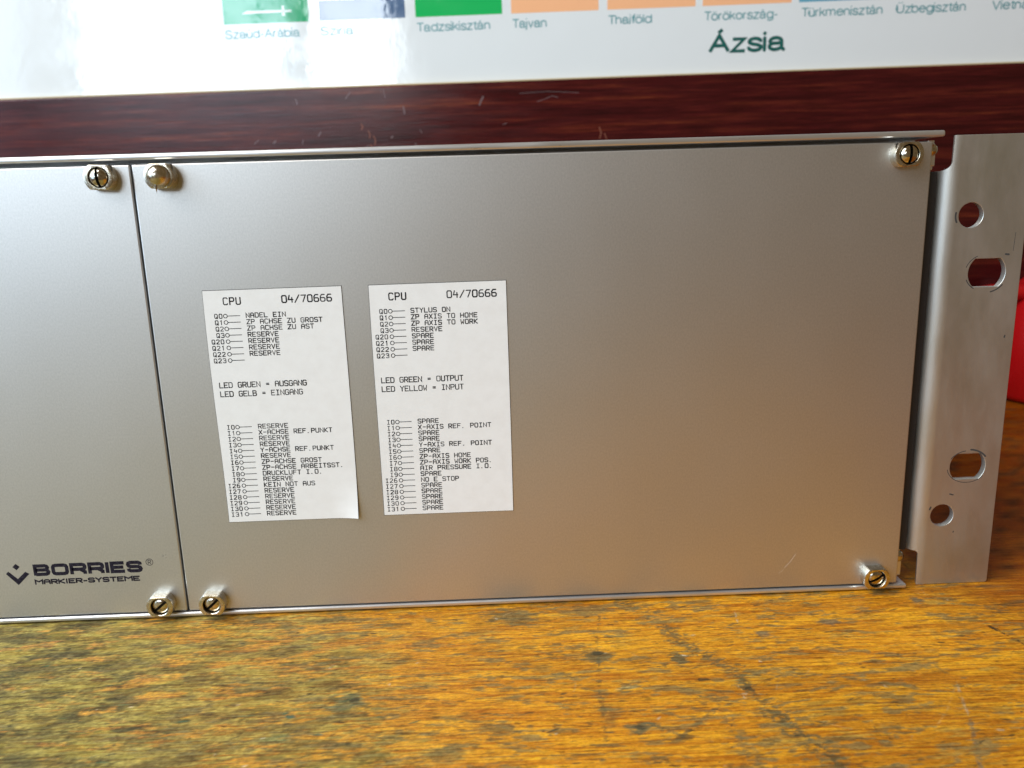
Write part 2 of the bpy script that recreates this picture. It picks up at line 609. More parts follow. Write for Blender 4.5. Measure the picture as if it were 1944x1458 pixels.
# scattered knocks: short dark dents along the grain, a few pale chips and hairline scratches
# smudgy grey patches and short dark pores all along the grain
sm = sstep(0.6 * fbm(X / 9, Yw / 2.4, 301, 4, 0.62) + 0.4 * fbm(X / 3, Yw / 0.8, 321, 3, 0.6), 0.545, 0.64)
stain(sm, (0.22, 0.175, 0.07), 0.72)
pore = sstep(fbm(X / 3.2, Yw / 0.42, 341, 2, 0.6), 0.70, 0.80)
stain(pore, (0.16, 0.075, 0.012), 0.55)
for k in range(560):
    cx, cy = rng.uniform(-60, 235), rng.uniform(-84, -1)
    L_ = rng.uniform(0.35, 1.9)
    blot(cx, cy, L_, rng.uniform(0.2, 0.42), DK if k % 3 else GREYOL, rng.uniform(0.35, 0.85), rng.normal(0, 0.25), 0.7)
for k in range(40):
    cx, cy = rng.uniform(-60, 235), rng.uniform(-84, -1)
    blot(cx, cy, rng.uniform(0.4, 1.0), rng.uniform(0.2, 0.4), (0.66, 0.55, 0.38), rng.uniform(0.3, 0.7), rng.normal(0, 0.9), 0.6)
for k in range(46):
    cx, cy, a = rng.uniform(60, 235), rng.uniform(-84, -1), rng.uniform(0, math.pi)
    L_ = rng.uniform(2, 7)
    line([(cx, cy), (cx + L_ * math.cos(a), cy + L_ * math.sin(a))], 0.22, (0.60, 0.42, 0.20) if k % 2 else (0.12, 0.09, 0.04), rng.uniform(0.3, 0.6), 0.4)
# soft scrubbed texture of the dirty end
fuzz = 0.6 * fbm(Xr / 1.9, Yr / 0.7, 211, 4, 0.7) + 0.4 * fbm(X / 0.8, Y / 0.6, 217, 2, 0.7)
C *= (1 + (fuzz - 0.5) * (0.8 + 1.3 * left))[..., None]
blk = sstep(0.55 * fbm(Xr / 5, Yr / 1.6, 401, 4, 0.65) + 0.45 * fbm(X / 1.6, Y / 0.6, 421, 3, 0.6), 0.57, 0.67)
C *= (1 - blk * (0.14 + 0.34 * left))[..., None]
yel = sstep(fbm(Xr / 9, Yr / 2.6, 231, 4, 0.6), 0.55, 0.72) * left
C = C * (1 - 0.4 * yel[..., None]) + np.array([0.42, 0.33, 0.05]) * 0.4 * yel[..., None]
for k in range(26):
    blot(rng.uniform(-55, 75), rng.uniform(-82, -3), rng.uniform(0.5, 2.2), rng.uniform(0.2, 0.5), (0.03, 0.15, 0.09), rng.uniform(0.3, 0.7), rng.normal(0.1, 0.2), 0.8)
# shade at the far right end painted into the colour, darker and redder
far_shade = sstep(X + 0.35 * Y + 14 * (fbm(X / 14, Y / 6, 501, 4) - 0.5), 205, 262)[..., None]
C = C * (1 - far_shade) + C * np.array([0.52, 0.34, 0.35]) * far_shade
C = np.clip(C, 0.004, 0.92)
hgt = 0.10 * (fuzz - 0.5) * (0.3 + left) - 0.10 * np.clip(D - 0.6, 0, 1) * (1 - left)
hgt = np.where(Y > -1.5, np.minimum(hgt, 0), hgt)
Z = TZ - 0.03 + np.minimum(hgt, 0.03)

ny, nx = X.shape
co = np.stack([X, Y, Z], -1).reshape(-1, 3) * MM
ii = np.arange(ny * nx).reshape(ny, nx)
quads = np.stack([ii[:-1, :-1], ii[:-1, 1:], ii[1:, 1:], ii[1:, :-1]], -1).reshape(-1, 4)
# bench thickness
ring = np.concatenate([ii[0, :], ii[1:, -1], ii[-1, -2::-1], ii[-2:0:-1, 0]])
low = co[ring].copy()
low[:, 2] = (TZ - 35) * MM
base_n = len(co)
co_all = np.concatenate([co, low])
nr = len(ring)
k = np.arange(nr)
side = np.stack([ring, base_n + k, base_n + (k + 1) % nr, ring[(k + 1) % nr]], -1)
quads = np.concatenate([quads, side])
me = bpy.data.meshes.new('bench_top')
me.vertices.add(len(co_all))
me.vertices.foreach_set('co', co_all.ravel())
me.loops.add(len(quads) * 4)
me.loops.foreach_set('vertex_index', quads.ravel().astype(np.int32))
me.polygons.add(len(quads))
me.polygons.foreach_set('loop_start', (np.arange(len(quads)) * 4).astype(np.int32))
me.polygons.foreach_set('use_smooth', np.ones(len(quads), dtype=bool))
me.update(calc_edges=True)
a = me.attributes.new('wear_shade_colour', 'FLOAT_COLOR', 'POINT')
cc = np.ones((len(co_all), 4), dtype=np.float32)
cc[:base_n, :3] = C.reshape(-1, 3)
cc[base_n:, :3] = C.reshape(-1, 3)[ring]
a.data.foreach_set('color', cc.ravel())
a = me.attributes.new('dirt', 'FLOAT', 'POINT')
dd = np.zeros(len(co_all), dtype=np.float32)
dd[:base_n] = D.ravel()
a.data.foreach_set('value', dd)
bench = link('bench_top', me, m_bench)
tag(bench, 'worn orange wooden bench top stained grey and green under the metal rack', 'bench top', kind='structure')

# ------------------------------------------------------------------ the rack
PW, PH = 213.06, 128.4
rack = empty('equipment_rack', (80, 90, TZ))
tag(rack, 'silver aluminium equipment rack with two blank front panels and a slotted mounting ear', 'equipment rack')
RO = Vector((80, 90, TZ))


def rk(name, me_, m, parent=None):
    o = link(name, me_, m, parent or rack)
    if parent is None:
        o.location = -RO * MM
    return o


# front panels with softly broken edges
panel = rk('front_panel', box_mesh('front_panel', 0.0, PW, 0.0, 2.5, 0.0, PH, bevel=0.35), m_panel)
panel['label'] = 'wide right panel with two white paper labels'
panel_l = rk('front_panel', box_mesh('front_panel', -0.5 - PW, -0.5, 0.0, 2.5, 0.0, PH, bevel=0.35), m_panel)
panel_l['label'] = 'left panel with the black printed logo'


def rail(z0, z1, name, lipz0, lipz1):
    bm = bmesh.new()
    add_box(bm, -218, 216.2, -0.25, 16.2, lipz0, lipz1, 0.6, 4)      # bright lip in front
    add_box(bm, -217.5, 215.6, 2.9, 16, z0, z1, 0.3)              # profile behind the panels
    add_box(bm, -217.5, 215.6, 14.5, 15.8, min(z0, lipz1 - .3), max(z1, lipz0 + .3), 0.0)
    return rk(name, bm_mesh(bm, name, 14), m_rail)


rail(122.0, 127.4, 'top_rail', 129.55, 131.2)
rail(0.9, 6.0, 'bottom_rail', TZ + 0.4, -0.5)

bm = bmesh.new()
add_box(bm, -217, 215, 3.0, 15, TZ - 0.03, TZ + 0.45, 0.1)     # low runners under the bottom rail
rk('runner', bm_mesh(bm, 'runner', 14), m_dark)

# covers, back and side wall of the case
bm = bmesh.new()
add_box(bm, -216, 215.4, 16.5, 185, 128.6, 130.0, 0.2)
add_box(bm, -216, 215.4, 16.5, 185, TZ + 0.3, TZ + 1.7, 0.2)
add_box(bm, -216, 215.4, 183.2, 185.2, TZ + 2.0, 128.3, 0.2)
add_box(bm, -217.6, -216.2, 10, 185, TZ + 0.3, 130.0, 0.2)
rk('case_cover', bm_mesh(bm, 'case_cover', 14), m_ear)
bm = bmesh.new()
add_box(bm, -215, 216.7, 3.3, 4.2, 9.2, 120.4)  # added dark sheet, stands in for shade in the seam and ear gap
rk('gap_shade_sheet', bm_mesh(bm, 'gap_shade_sheet', 35), m_dark)

# ---- mounting ear: flange with holes, rolled bend, side wall
EX0, EX1, EZ0, EZ1 = 222.5, 242.4, TZ + 0.05, 130.0
EY, ET = 2.5, 2.0


def circle_pts(cx, cz, r, n=36, flat=None):
    out = []
    for k_ in range(n):
        a_ = 2 * math.pi * k_ / n
        x_, z_ = r * math.cos(a_), r * math.sin(a_)
        if flat is not None:
            z_ = max(-flat, min(flat, z_))
        out.append((cx + x_, cz + z_))
    return out


def rounded_rect(x0, x1, z0, z1, r):
    out = []
    for cx, cz, a0 in ((x1 - r, z1 - r, 0), (x0 + 0.001, z1, 90), (x0 + 0.001, z0, 180), (x1 - r, z0 + r, 270)):
        if cx < x0 + 0.1:
            out.append((x0, cz))
            continue
        for k_ in range(6):
            a_ = R(a0 + 90 * k_ / 5)
            out.append((cx + r * math.cos(a_), cz + r * math.sin(a_)))
    return out


def plate_with_holes(outline, holes, thick, bev):
    cu = bpy.data.curves.new('plate', 'CURVE')
    cu.dimensions = '2D'
    cu.fill_mode = 'BOTH'
    cu.extrude = (thick / 2 - bev) * MM * 1000
    cu.bevel_depth = bev
    cu.bevel_resolution = 2
    cu.offset = -bev
    for pts in [outline] + holes:
        sp = cu.splines.new('POLY')
        sp.points.add(len(pts) - 1)
        for p_, q in zip(sp.points, pts):
            p_.co = (q[0], q[1], 0, 1)
        sp.use_cyclic_u = True
    o = bpy.data.objects.new('plate', cu)
    COL.objects.link(o)
    dg = bpy.context.evaluated_depsgraph_get()
    m_ = bpy.data.meshes.new_from_object(o.evaluated_get(dg))
    bpy.data.objects.remove(o)
    bpy.data.curves.remove(cu)
    return m_


flange = plate_with_holes(rounded_rect(EX0, EX1, EZ0, EZ1, 0.8),
                          [circle_pts(226.7, 108.6, 3.45), circle_pts(232.75, 92.6, 5.3, 60, 3.95),
                           circle_pts(232.85, 35.4, 5.3, 60, 3.95), circle_pts(226.5, 20.2, 3.45)], ET, 0.18)
bm = bmesh.new()
bm.from_mesh(flange)
for v in bm.verts:          # curve plane (x, y) -> front plane (x, z)
    x_, y_, z_ = v.co
    v.co = (x_, EY + ET / 2 - z_, y_)
# rolled bend + side wall, each column with its own top and bottom (the notches)
RB = 5.5
cols = [(222.9, 2.496, 0, -1), (222.5, 2.496, 0, -1)]
for k_ in range(1, 13):
    a_ = R(90 * k_ / 12)
    cols.append((222.5 - RB * math.sin(a_), 2.496 + RB - RB * math.cos(a_), -math.sin(a_), -math.cos(a_)))
for y_ in (20, 60, 110, 182):
    cols.append((217.0, y_, -1, 0))
NX, FR = 220.5, 2.8


def zlims(x_):
    if x_ >= NX - 0.01:
        return EZ0, EZ1
    dx = max(0.0, FR - (NX - x_))
    up = 120.7 + FR - math.sqrt(max(0, FR * FR - dx * dx))
    dn = 8.7 - (1.2 - math.sqrt(max(0, 1.44 - max(0.0, 1.2 - (NX - x_)) ** 2)))
    return dn, up


# insert extra columns near the notch edge
ext = []
for c0, c1 in zip(cols[:-1], cols[1:]):
    ext.append(c0)
    if c0[0] > 217.01:
        for q in (0.25, 0.5, 0.75):
            a0 = math.atan2(-c0[2], -c0[3])
            a1 = math.atan2(-c1[2], -c1[3])
            a_ = a0 + (a1 - a0) * q
            ext.append((222.5 - RB * math.sin(a_), 2.496 + RB - RB * math.cos(a_), -math.sin(a_), -math.cos(a_)))
ext.append(cols[-1])
prev = None
for c_ in ext:
    x_, y_, nx_, ny_ = c_
    z0_, z1_ = zlims(x_)
    zz = [z0_, z1_]
    o_ = [bm.verts.new((x_, y_, z)) for z in zz]
    i_ = [bm.verts.new((x_ - nx_ * ET, y_ - ny_ * ET, z)) for z in zz]
    if prev:
        po, pi = prev
        bm.faces.new((po[0], po[1], o_[1], o_[0]))
        bm.faces.new((pi[0], i_[0], i_[1], pi[1]))
        bm.faces.new((po[1], pi[1], i_[1], o_[1]))
        bm.faces.new((po[0], o_[0], i_[0], pi[0]))
    else:
        pass
    prev = (o_, i_)
bm.faces.new((prev[0][0], prev[0][1], prev[1][1], prev[1][0]))
ear = rk('mounting_ear', bm_mesh(bm, 'mounting_ear', 20), m_ear)
# shadows of stamping burrs round the ear's slots, painted as dark marks
bm = bmesh.new()
def arc(cx, cz, rx, rz, a0, a1, n=10):
    return [(cx + rx * math.cos(R(a0 + (a1 - a0) * k_ / n)), cz + rz * math.sin(R(a0 + (a1 - a0) * k_ / n))) for k_ in range(n + 1)]
for pts, w in ((arc(232.75, 92.4, 6.0, 5.0, 200, 235), .28), (arc(232.75, 92.4, 6.0, 5.4, 285, 322), .35), (arc(232.75, 93.0, 6.2, 4.9, 120, 165), .2),
               ([(237.6, 97.6), (238.5, 97.5)], .5), ([(239.6, 98.5), (239.8, 103.5)], .12),
               (arc(232.85, 35.4, 6.1, 5.0, 190, 320, 16), .2), (arc(232.85, 35.4, 6.1, 5.2, 35, 85), .5), (arc(232.85, 35.4, 6.0, 4.9, 100, 150), .22),
               (arc(226.7, 108.6, 4.3, 4.3, 170, 205), .5), ([(228.3, 26.9), (229.3, 26.6)], .4), ([(222.6, 22.2), (222.9, 22.9)], .5),
               ([(239.7, 74), (239.8, 74.5)], .4), ([(230.4, 14.6), (230.5, 14.9)], .3)):
    add_stroke(bm, pts, w, EY, 0.012)
marks_into(ear, bm, m_burr_shade)
# end brackets between the rails and the ear, each with a round screw
for z0, z1, zs in ((121.0, 128.9, 126.3), (4.6, 10.0, 7.2)):
    bk = rk('end_bracket', box_mesh('end_bracket', 213.4, 215.3, 3.4, 15, z0, z1, bevel=0.2), m_rail)
    bm = bmesh.new()
    add_lathe(bm, [(0, -1.7), (0.9, -1.55), (1.6, -1.0), (1.9, 0.0), (1.9, 0.6)], 28, 'Y', (214.4, 3.6, zs))
    link('screw', bm_mesh(bm, 'screw', 40), m_screw, bk)

# ---- retaining nuts
def nut_mesh(depth=3.1):
    """round collar, two flats, open bore"""
    bm = bmesh.new()
    n = 72
    Ro, fl, Ri = 3.9, 3.15, 2.62
    def ring_(r, y_, flat):
        out = []
        for k_ in range(n):
            a_ = 2 * math.pi * k_ / n
            x_, z_ = r * math.cos(a_), r * math.sin(a_)
            z_ = max(-flat, min(flat, z_))
            out.append(bm.verts.new((x_, y_, z_)))
        return out
    rows = [ring_(Ro, 0, fl), ring_(Ro, -depth + 0.3, fl), ring_(Ro - 0.08, -depth + 0.1, fl - 0.06), ring_(Ro - 0.28, -depth, fl - 0.2),
            ring_(Ri + 0.12, -depth, 9), ring_(Ri, -depth + 0.12, 9), ring_(Ri, -0.6, 9)]
    # keep bore inside the flats
    for r0, r1 in zip(rows[:-1], rows[1:]):
        for k_ in range(n):
            bm.faces.new((r0[k_], r0[(k_ + 1) % n], r1[(k_ + 1) % n], r1[k_]))
    bm.faces.new(rows[-1])
    return bm_mesh(bm, 'retaining_nut', 32)


def screw_mesh(top, low, slot=0.75):
    """domed head split by a slot: two half domes over a dark floor"""
    bm = bmesh.new()
    Rs = 2.45
    nr_, na = 9, 22
    for sgn in (1, -1):
        grid = []
        for i in range(nr_ + 1):
            row = []
            ph = i / nr_ * math.pi / 2
            for j in range(na + 1):
                th = -math.pi / 2 + math.pi * j / na
                r_ = Rs * math.sin(ph)
                x_ = max(slot / 2, r_ * math.cos(th)) if True else 0
                z_ = r_ * math.sin(th)
                rr = min(Rs, math.hypot(max(slot / 2, r_ * math.cos(th)), z_))
                y_ = -(low + (top - low) * math.sqrt(max(0, 1 - (rr / Rs) ** 2)))
                row.append(bm.verts.new((sgn * x_, y_, z_)))
            grid.append(row)
        for i in range(nr_):
            for j in range(na):
                vs4 = [grid[i][j], grid[i + 1][j], grid[i + 1][j + 1], grid[i][j + 1]]
                if len({tuple(round(q, 5) for q in v.co) for v in vs4}) >= 3:
                    try:
                        bm.faces.new(vs4)
                    except ValueError:
                        pass
        # slot wall
        m_ = 14
        top_e, bot_e = [], []
        for j in range(m_ + 1):
            z_ = -Rs + 2 * Rs * j / m_
            z_ = max(-math.sqrt(Rs * Rs - slot * slot / 4), min(math.sqrt(Rs * Rs - slot * slot / 4), z_))
            rr = math.hypot(slot / 2, z_)
            top_e.append(bm.verts.new((sgn * slot / 2, -(low + (top - low) * math.sqrt(max(0, 1 - (rr / Rs) ** 2))), z_)))
            bot_e.append(bm.verts.new((sgn * slot / 2, -low + 0.4, z_)))
        for j in range(m_):
            bm.faces.new((top_e[j], top_e[j + 1], bot_e[j + 1], bot_e[j]))
        # rim skirt
        sk = []
        for j in range(na + 1):
            th = -math.pi / 2 + math.pi * j / na
            x_ = sgn * max(slot / 2, Rs * math.cos(th))
            sk.append((bm.verts.new((x_, -low, Rs * math.sin(th))), bm.verts.new((x_, -0.7, Rs * math.sin(th)))))
        for p_, q_ in zip(sk[:-1], sk[1:]):
            bm.faces.new((p_[0], q_[0], q_[1], p_[1]))
    bmesh.ops.remove_doubles(bm, verts=bm.verts, dist=0.002)
    return bm_mesh(bm, 'screw', 40)


nut_me = nut_mesh(3.1)
dome_me = screw_mesh(4.0, 2.5)
flat_me = screw_mesh(2.9, 1.9)
ball_me = None
nut_me.materials.append(m_nickel)
NUTS = [(-7.6, 125.3, -3, dome_me, 8), (205.4, 125.1, 2, dome_me, -4),
        (-7.2, 3.0, 1, flat_me, -52), (8.0, 2.9, -2, flat_me, -47), (205.5, 2.9, 1, flat_me, -62)]
for me_ in (dome_me, flat_me):
    me_.materials.append(m_screw)
for x_, z_, rot, sm, srot in NUTS:
    nt_ = link('retaining_nut', nut_me, None, rack)
    nt_.location = (Vector((x_, 0.0, z_)) - RO) * MM
    nt_.rotation_euler = (0, R(-rot), 0)
    s_ = link('screw', sm, None, nt_)
    s_.rotation_euler = (0, R(-srot), 0)
# slot floors
bm = bmesh.new()
add_lathe(bm, [(0, -1.2), (2.66, -1.2), (2.66, -0.62)], 40, 'Y')
floor_me = bm_mesh(bm, 'bore', 40)
floor_me.materials.append(m_slot)
for o in [c_ for c_ in rack.children if c_.name.startswith('retaining_nut')]:
    link('bore', floor_me, None, o)

# the odd one: a tall cap nut with a round polished dome
cap = link('cap_nut', nut_mesh(3.6), m_nickel, rack)
cap.location = (Vector((8.2, 0.0, 125.2)) - RO) * MM
cap['label'] = 'tall nut with a polished round dome'
bm = bmesh.new()
prof = [(2.66, -1.0), (2.66, -3.4)]
for k_ in range(0, 13):
    a_ = R(90 * k_ / 12)
    prof.append((3.0 * math.cos(a_), -3.6 - 2.9 * math.sin(a_)))
add_lathe(bm, prof, 44, 'Y')
dome = link('dome', bm_mesh(bm, 'dome', 60), m_nickel, cap)
bm = bmesh.new()
add_stroke(bm, [(-0.15, 2.3), (-0.05, 0.7)], 0.55, 0, 0)
for v in bm.verts:
    r_ = math.hypot(v.co.x, v.co.z)
    v.co.y = -3.6 - 2.9 * math.sqrt(max(0, 1 - (r_ / 3.0) ** 2)) - 0.03
link('slot', ink_mesh(bm, 'slot'), m_slot, cap)
bm = bmesh.new()
add_lathe(bm, [(0.28, 0.3), (0.34, -0.6), (0.20, -1.6), (0.0, -2.9)], 10, 'Z', (-0.3, -5.2, -1.7))
link('solder_drip', bm_mesh(bm, 'solder_drip', 60), m_screw, cap)

# ---- plotter lettering: single-stroke capitals on a 4 x 6 grid
G = {
    'A': [[(0, 0), (0, 4.6), (1, 6), (3, 6), (4, 4.6), (4, 0)], [(0, 2.8), (4, 2.8)]],
    'B': [[(0, 0), (0, 6), (3.2, 6), (3.8, 5.3), (3.8, 3.9), (3.2, 3.2), (0, 3.2)], [(3.2, 3.2), (4, 2.4), (4, .8), (3.2, 0), (0, 0)]],
    'C': [[(4, 5.2), (3.2, 6), (.8, 6), (0, 5.2), (0, .8), (.8, 0), (3.2, 0), (4, .8)]],
    'D': [[(0, 0), (0, 6), (3, 6), (4, 5), (4, 1), (3, 0), (0, 0)]],
    'E': [[(4, 6), (0, 6), (0, 0), (4, 0)], [(0, 3.1), (3.2, 3.1)]],
    'F': [[(4, 6), (0, 6), (0, 0)], [(0, 3.1), (3.2, 3.1)]],
    'G': [[(4, 5.2), (3.2, 6), (.8, 6), (0, 5.2), (0, .8), (.8, 0), (3.2, 0), (4, .8), (4, 3), (2.3, 3)]],
    'H': [[(0, 0), (0, 6)], [(4, 0), (4, 6)], [(0, 3.1), (4, 3.1)]],
    'I': [[(.6, 6), (3.4, 6)], [(2, 6), (2, 0)], [(.6, 0), (3.4, 0)]],
    'K': [[(0, 0), (0, 6)], [(4, 6), (.4, 3), (4, 0)]],
    'L': [[(0, 6), (0, 0), (4, 0)]],
    'M': [[(0, 0), (0, 6), (2, 3.4), (4, 6), (4, 0)]],
    'N': [[(0, 0), (0, 6), (4, 0), (4, 6)]],
    'O': [[(.7, 0), (0, .8), (0, 5.2), (.7, 6), (3.3, 6), (4, 5.2), (4, .8), (3.3, 0), (.7, 0)]],
    'P': [[(0, 0), (0, 6), (3.2, 6), (4, 5.2), (4, 3.6), (3.2, 2.8), (0, 2.8)]],
    'Q': [[(.7, 0), (0, .8), (0, 5.2), (.7, 6), (3.3, 6), (4, 5.2), (4, .8), (3.3, 0), (.7, 0)], [(2.2, 1.8), (4.1, -.4)]],
    'R': [[(0, 0), (0, 6), (3.2, 6), (4, 5.2), (4, 3.6), (3.2, 2.8), (0, 2.8)], [(1.8, 2.8), (4, 0)]],
    'S': [[(4, 5.3), (3.3, 6), (.7, 6), (0, 5.3), (0, 3.9), (.7, 3.2), (3.3, 2.9), (4, 2.2), (4, .7), (3.3, 0), (.7, 0), (0, .7)]],
    'T': [[(0, 6), (4, 6)], [(2, 6), (2, 0)]],
    'U': [[(0, 6), (0, .8), (.8, 0), (3.2, 0), (4, .8), (4, 6)]],
    'V': [[(0, 6), (2, 0), (4, 6)]],
    'W': [[(0, 6), (.7, 0), (2, 3), (3.3, 0), (4, 6)]],
    'X': [[(0, 0), (4, 6)], [(0, 6), (4, 0)]],
    'Y': [[(0, 6), (2, 3), (4, 6)], [(2, 3), (2, 0)]],
    'Z': [[(0, 6), (4, 6), (0, 0), (4, 0)]],
    '0': [[(.7, 0), (0, .8), (0, 5.2), (.7, 6), (3.3, 6), (4, 5.2), (4, .8), (3.3, 0), (.7, 0)]],
    '1': [[(1, 5), (2.2, 6), (2.2, 0)]],
    '2': [[(0, 5.2), (.8, 6), (3.2, 6), (4, 5.2), (4, 3.8), (0, .6), (0, 0), (4, 0)]],
    '3': [[(0, 5.3), (.7, 6), (3.3, 6), (4, 5.3), (4, 3.8), (3.3, 3.2), (1.4, 3.2)], [(3.3, 3.2), (4, 2.5), (4, .7), (3.3, 0), (.7, 0), (0, .7)]],
    '4': [[(1, 6), (0, 2.4), (4, 2.4)], [(3.2, 4.2), (3.2, 0)]],
    '5': [[(4, 6), (.2, 6), (0, 3.4), (3.2, 3.4), (4, 2.7), (4, .8), (3.2, 0), (.7, 0), (0, .7)]],
    '6': [[(3.6, 6), (1.2, 6), (0, 4.4), (0, .8), (.8, 0), (3.2, 0), (4, .8), (4, 2.4), (3.2, 3.2), (0, 3.2)]],
    '7': [[(0, 6), (4, 6), (1.4, 0)]],
    '8': [[(.8, 3.2), (0, 3.9), (0, 5.3), (.7, 6), (3.3, 6), (4, 5.3), (4, 3.9), (3.2, 3.2), (.8, 3.2)],
          [(.8, 3.2), (0, 2.4), (0, .7), (.7, 0), (3.3, 0), (4, .7), (4, 2.4), (3.2, 3.2)]],
    '9': [[(.4, 0), (2.8, 0), (4, 1.6), (4, 5.2), (3.2, 6), (.8, 6), (0, 5.2), (0, 3.6), (.8, 2.8), (4, 2.8)]],
    '/': [[(0, -.3), (4, 6.3)]],
    '-': [[(.3, 3), (3.7, 3)]],
    '=': [[(.5, 3.8), (3.5, 3.8)], [(.5, 2.3), (3.5, 2.3)]],
    '.': [[(1.0, 0), (1.5, 0)]],
}


def plot(bm, s, x, zc, h, adv, w, y, pen):
    """x = left of the first letter, zc = mid height"""
    for ch in s:
        for st in G.get(ch, []):
            pts = [(x + q[0] / 4 * w, zc - h / 2 + q[1] / 6 * h) for q in st]
            add_stroke(bm, pts, pen * random.uniform(0.85, 1.12), y, 0.012)
        x += adv


def make_label(lx, lz, W_, H_, dz, rows_q, rows_i, led, trim, curl):
    # slightly uneven hand-cut sheet, with its own thickness
    bm = bmesh.new()
    n, m_ = 14, 24
    top, bot = [], []
    def edge(u_, v_):
        x0_ = trim[0] * math.sin(v_ * 5 + 1) * 0.25 + trim[1] * v_
        x1_ = W_ + trim[2] * math.sin(v_ * 4) * 0.2
        z1_ = H_ + trim[3] * (1 - u_)
        x_ = x0_ + (x1_ - x0_) * u_
        z_ = z1_ * v_
        lift = curl * max(0, (u_ - 0.8) / 0.2) ** 2 * max(0, (0.22 - v_) / 0.22) ** 2
        return x_, z_, lift
    T = 0.15
    g0 = [[None] * (m_ + 1) for _ in range(n + 1)]
    g1 = [[None] * (m_ + 1) for _ in range(n + 1)]
    for i in range(n + 1):
        for j in range(m_ + 1):
            x_, z_, l_ = edge(i / n, j / m_)
            g0[i][j] = bm.verts.new((lx + x_, -0.03 - T - l_, lz + z_))
            ex = 0.16 * (1 if i == n else -1 if i == 0 else 0)
            ez = 0.16 * (1 if j == m_ else -1 if j == 0 else 0)
            g1[i][j] = bm.verts.new((lx + x_ + ex, -0.012 - l_, lz + z_ + ez))
    for i in range(n):
        for j in range(m_):
            bm.faces.new((g0[i][j], g0[i + 1][j], g0[i + 1][j + 1], g0[i][j + 1]))
            bm.faces.new((g1[i][j], g1[i][j + 1], g1[i + 1][j + 1], g1[i + 1][j]))
    nf = len(bm.faces)
    for i in range(n):
        for j in (0, m_):
            f_ = bm.faces.new((g0[i][j], g1[i][j], g1[i + 1][j], g0[i + 1][j]))
            f_.material_index = 1
    for j in range(m_):
        for i in (0, n):
            f_ = bm.faces.new((g0[i][j], g0[i][j + 1], g1[i][j + 1], g1[i][j]))
            f_.material_index = 1
    lab = rk('paper_label', bm_mesh(bm, 'paper_label', 30), [m_paper, m_edge])
    # printing
    bm = bmesh.new()
    Y_ = -0.03 - T
    X_ = lx
    Z_ = lz + dz
    plot(bm, 'CPU', X_ + 5.35, Z_ + 63.63, 1.85, 1.74, 1.12, Y_, 0.34)
    plot(bm, '04/70666', X_ + 21.3, Z_ + 63.73, 1.85, 1.755, 1.2, Y_, 0.34)
    def row(code, text, z_, off):
        cx = X_ + 5.48
        for q in range(len(code)):
            pass
        if code:
            w_ = 1.24
            x0_ = cx - 0.98 - w_ * (len(code) - 1) - 0.72
            if len(code) == 2:
                x0_ += 0.25
            plot(bm, code, x0_ - 0.22, z_, 1.16, w_, 0.74, Y_, 0.23)
        ring_ = [(cx + 0.52 * math.cos(2 * math.pi * k_ / 16), z_ + 0.52 * math.sin(2 * math.pi * k_ / 16)) for k_ in range(17)]
        ring_[-1] = ring_[0]
        add_stroke(bm, ring_, 0.2, Y_, 0.012)
        add_stroke(bm, [(cx + 0.6, z_), (cx + 3.95, z_)], 0.19, Y_, 0.012)
        if text:
            plot(bm, text, X_ + 11.15 + off, z_ + 0.03, 1.2, 1.237, 0.84, Y_, 0.255)
    for k_, (cd, tx) in enumerate(rows_q):
        row(cd, tx, Z_ + 59.58 - 1.774 * k_, 0)
    for k_, (cd, tx) in enumerate(rows_i):
        row(cd, tx, Z_ + 27.95 - 1.748 * k_, 0.2)
    plot(bm, led[0], X_ + 1.8, Z_ + 40.18, 1.42, 1.29, 0.92, Y_, 0.265)
    plot(bm, led[1], X_ + 1.8, Z_ + 37.63, 1.42, 1.29, 0.92, Y_, 0.265)
    link('lettering', ink_mesh(bm, 'lettering'), m_ink, lab)
    return lab


QC = ['Q0', 'Q1', 'Q2', 'Q3', 'Q20', 'Q21', 'Q22', 'Q23']
IC = ['I0', 'I1', 'I2', 'I3', 'I4', 'I5', 'I6', 'I7', 'I8', 'I9', 'I26', 'I27', 'I28', 'I29', 'I30', 'I31']
de_q = ['NADEL EIN', 'ZP ACHSE ZU GROST', 'ZP ACHSE ZU AST', 'RESERVE', 'RESERVE', 'RESERVE', 'RESERVE', '']
de_i = ['RESERVE', 'X-ACHSE REF.PUNKT', 'RESERVE', 'RESERVE', 'Y-ACHSE REF.PUNKT', 'RESERVE', 'ZP-ACHSE GROST', 'ZP-ACHSE ARBEITSST.',
        'DRUCKLUFT I.O.', 'RESERVE', 'KEIN NOT AUS', 'RESERVE', 'RESERVE', 'RESERVE', 'RESERVE', 'RESERVE']
en_q = ['STYLUS ON', 'ZP AXIS TO HOME', 'ZP AXIS TO WORK', 'RESERVE', 'SPARE', 'SPARE', 'SPARE', '']
en_i = ['SPARE', 'X-AXIS REF. POINT', 'SPARE', 'SPARE', 'Y-AXIS REF. POINT', 'SPARE', 'ZP-AXIS HOME', 'ZP-AXIS WORK POS.',
        'AIR PRESSURE I.O.', 'SPARE', 'NO E STOP', 'SPARE', 'SPARE', 'SPARE', 'SPARE', 'SPARE']
l1 = make_label(14.8, 27.6, 37.75, 67.3, 0.55, list(zip(QC, de_q)), list(zip(IC, de_i)), ('LED GRUEN = AUSGANG', 'LED GELB = EINGANG'), (0.8, 0.0, 0.6, -0.15), 1.1)
l1['label'] = 'paper label with German text and a lifting lower corner'
l2 = make_label(59.95, 28.0, 37.6, 67.0, 0.0, list(zip(QC, en_q)), list(zip(IC, en_i)), ('LED GREEN = OUTPUT', 'LED YELLOW = INPUT'), (0.3, 0.0, 0.3, -0.15), 0.05)
l2['label'] = 'paper label with English text'

# ---- logo on the left panel
bm = bmesh.new()
T0 = 0.012


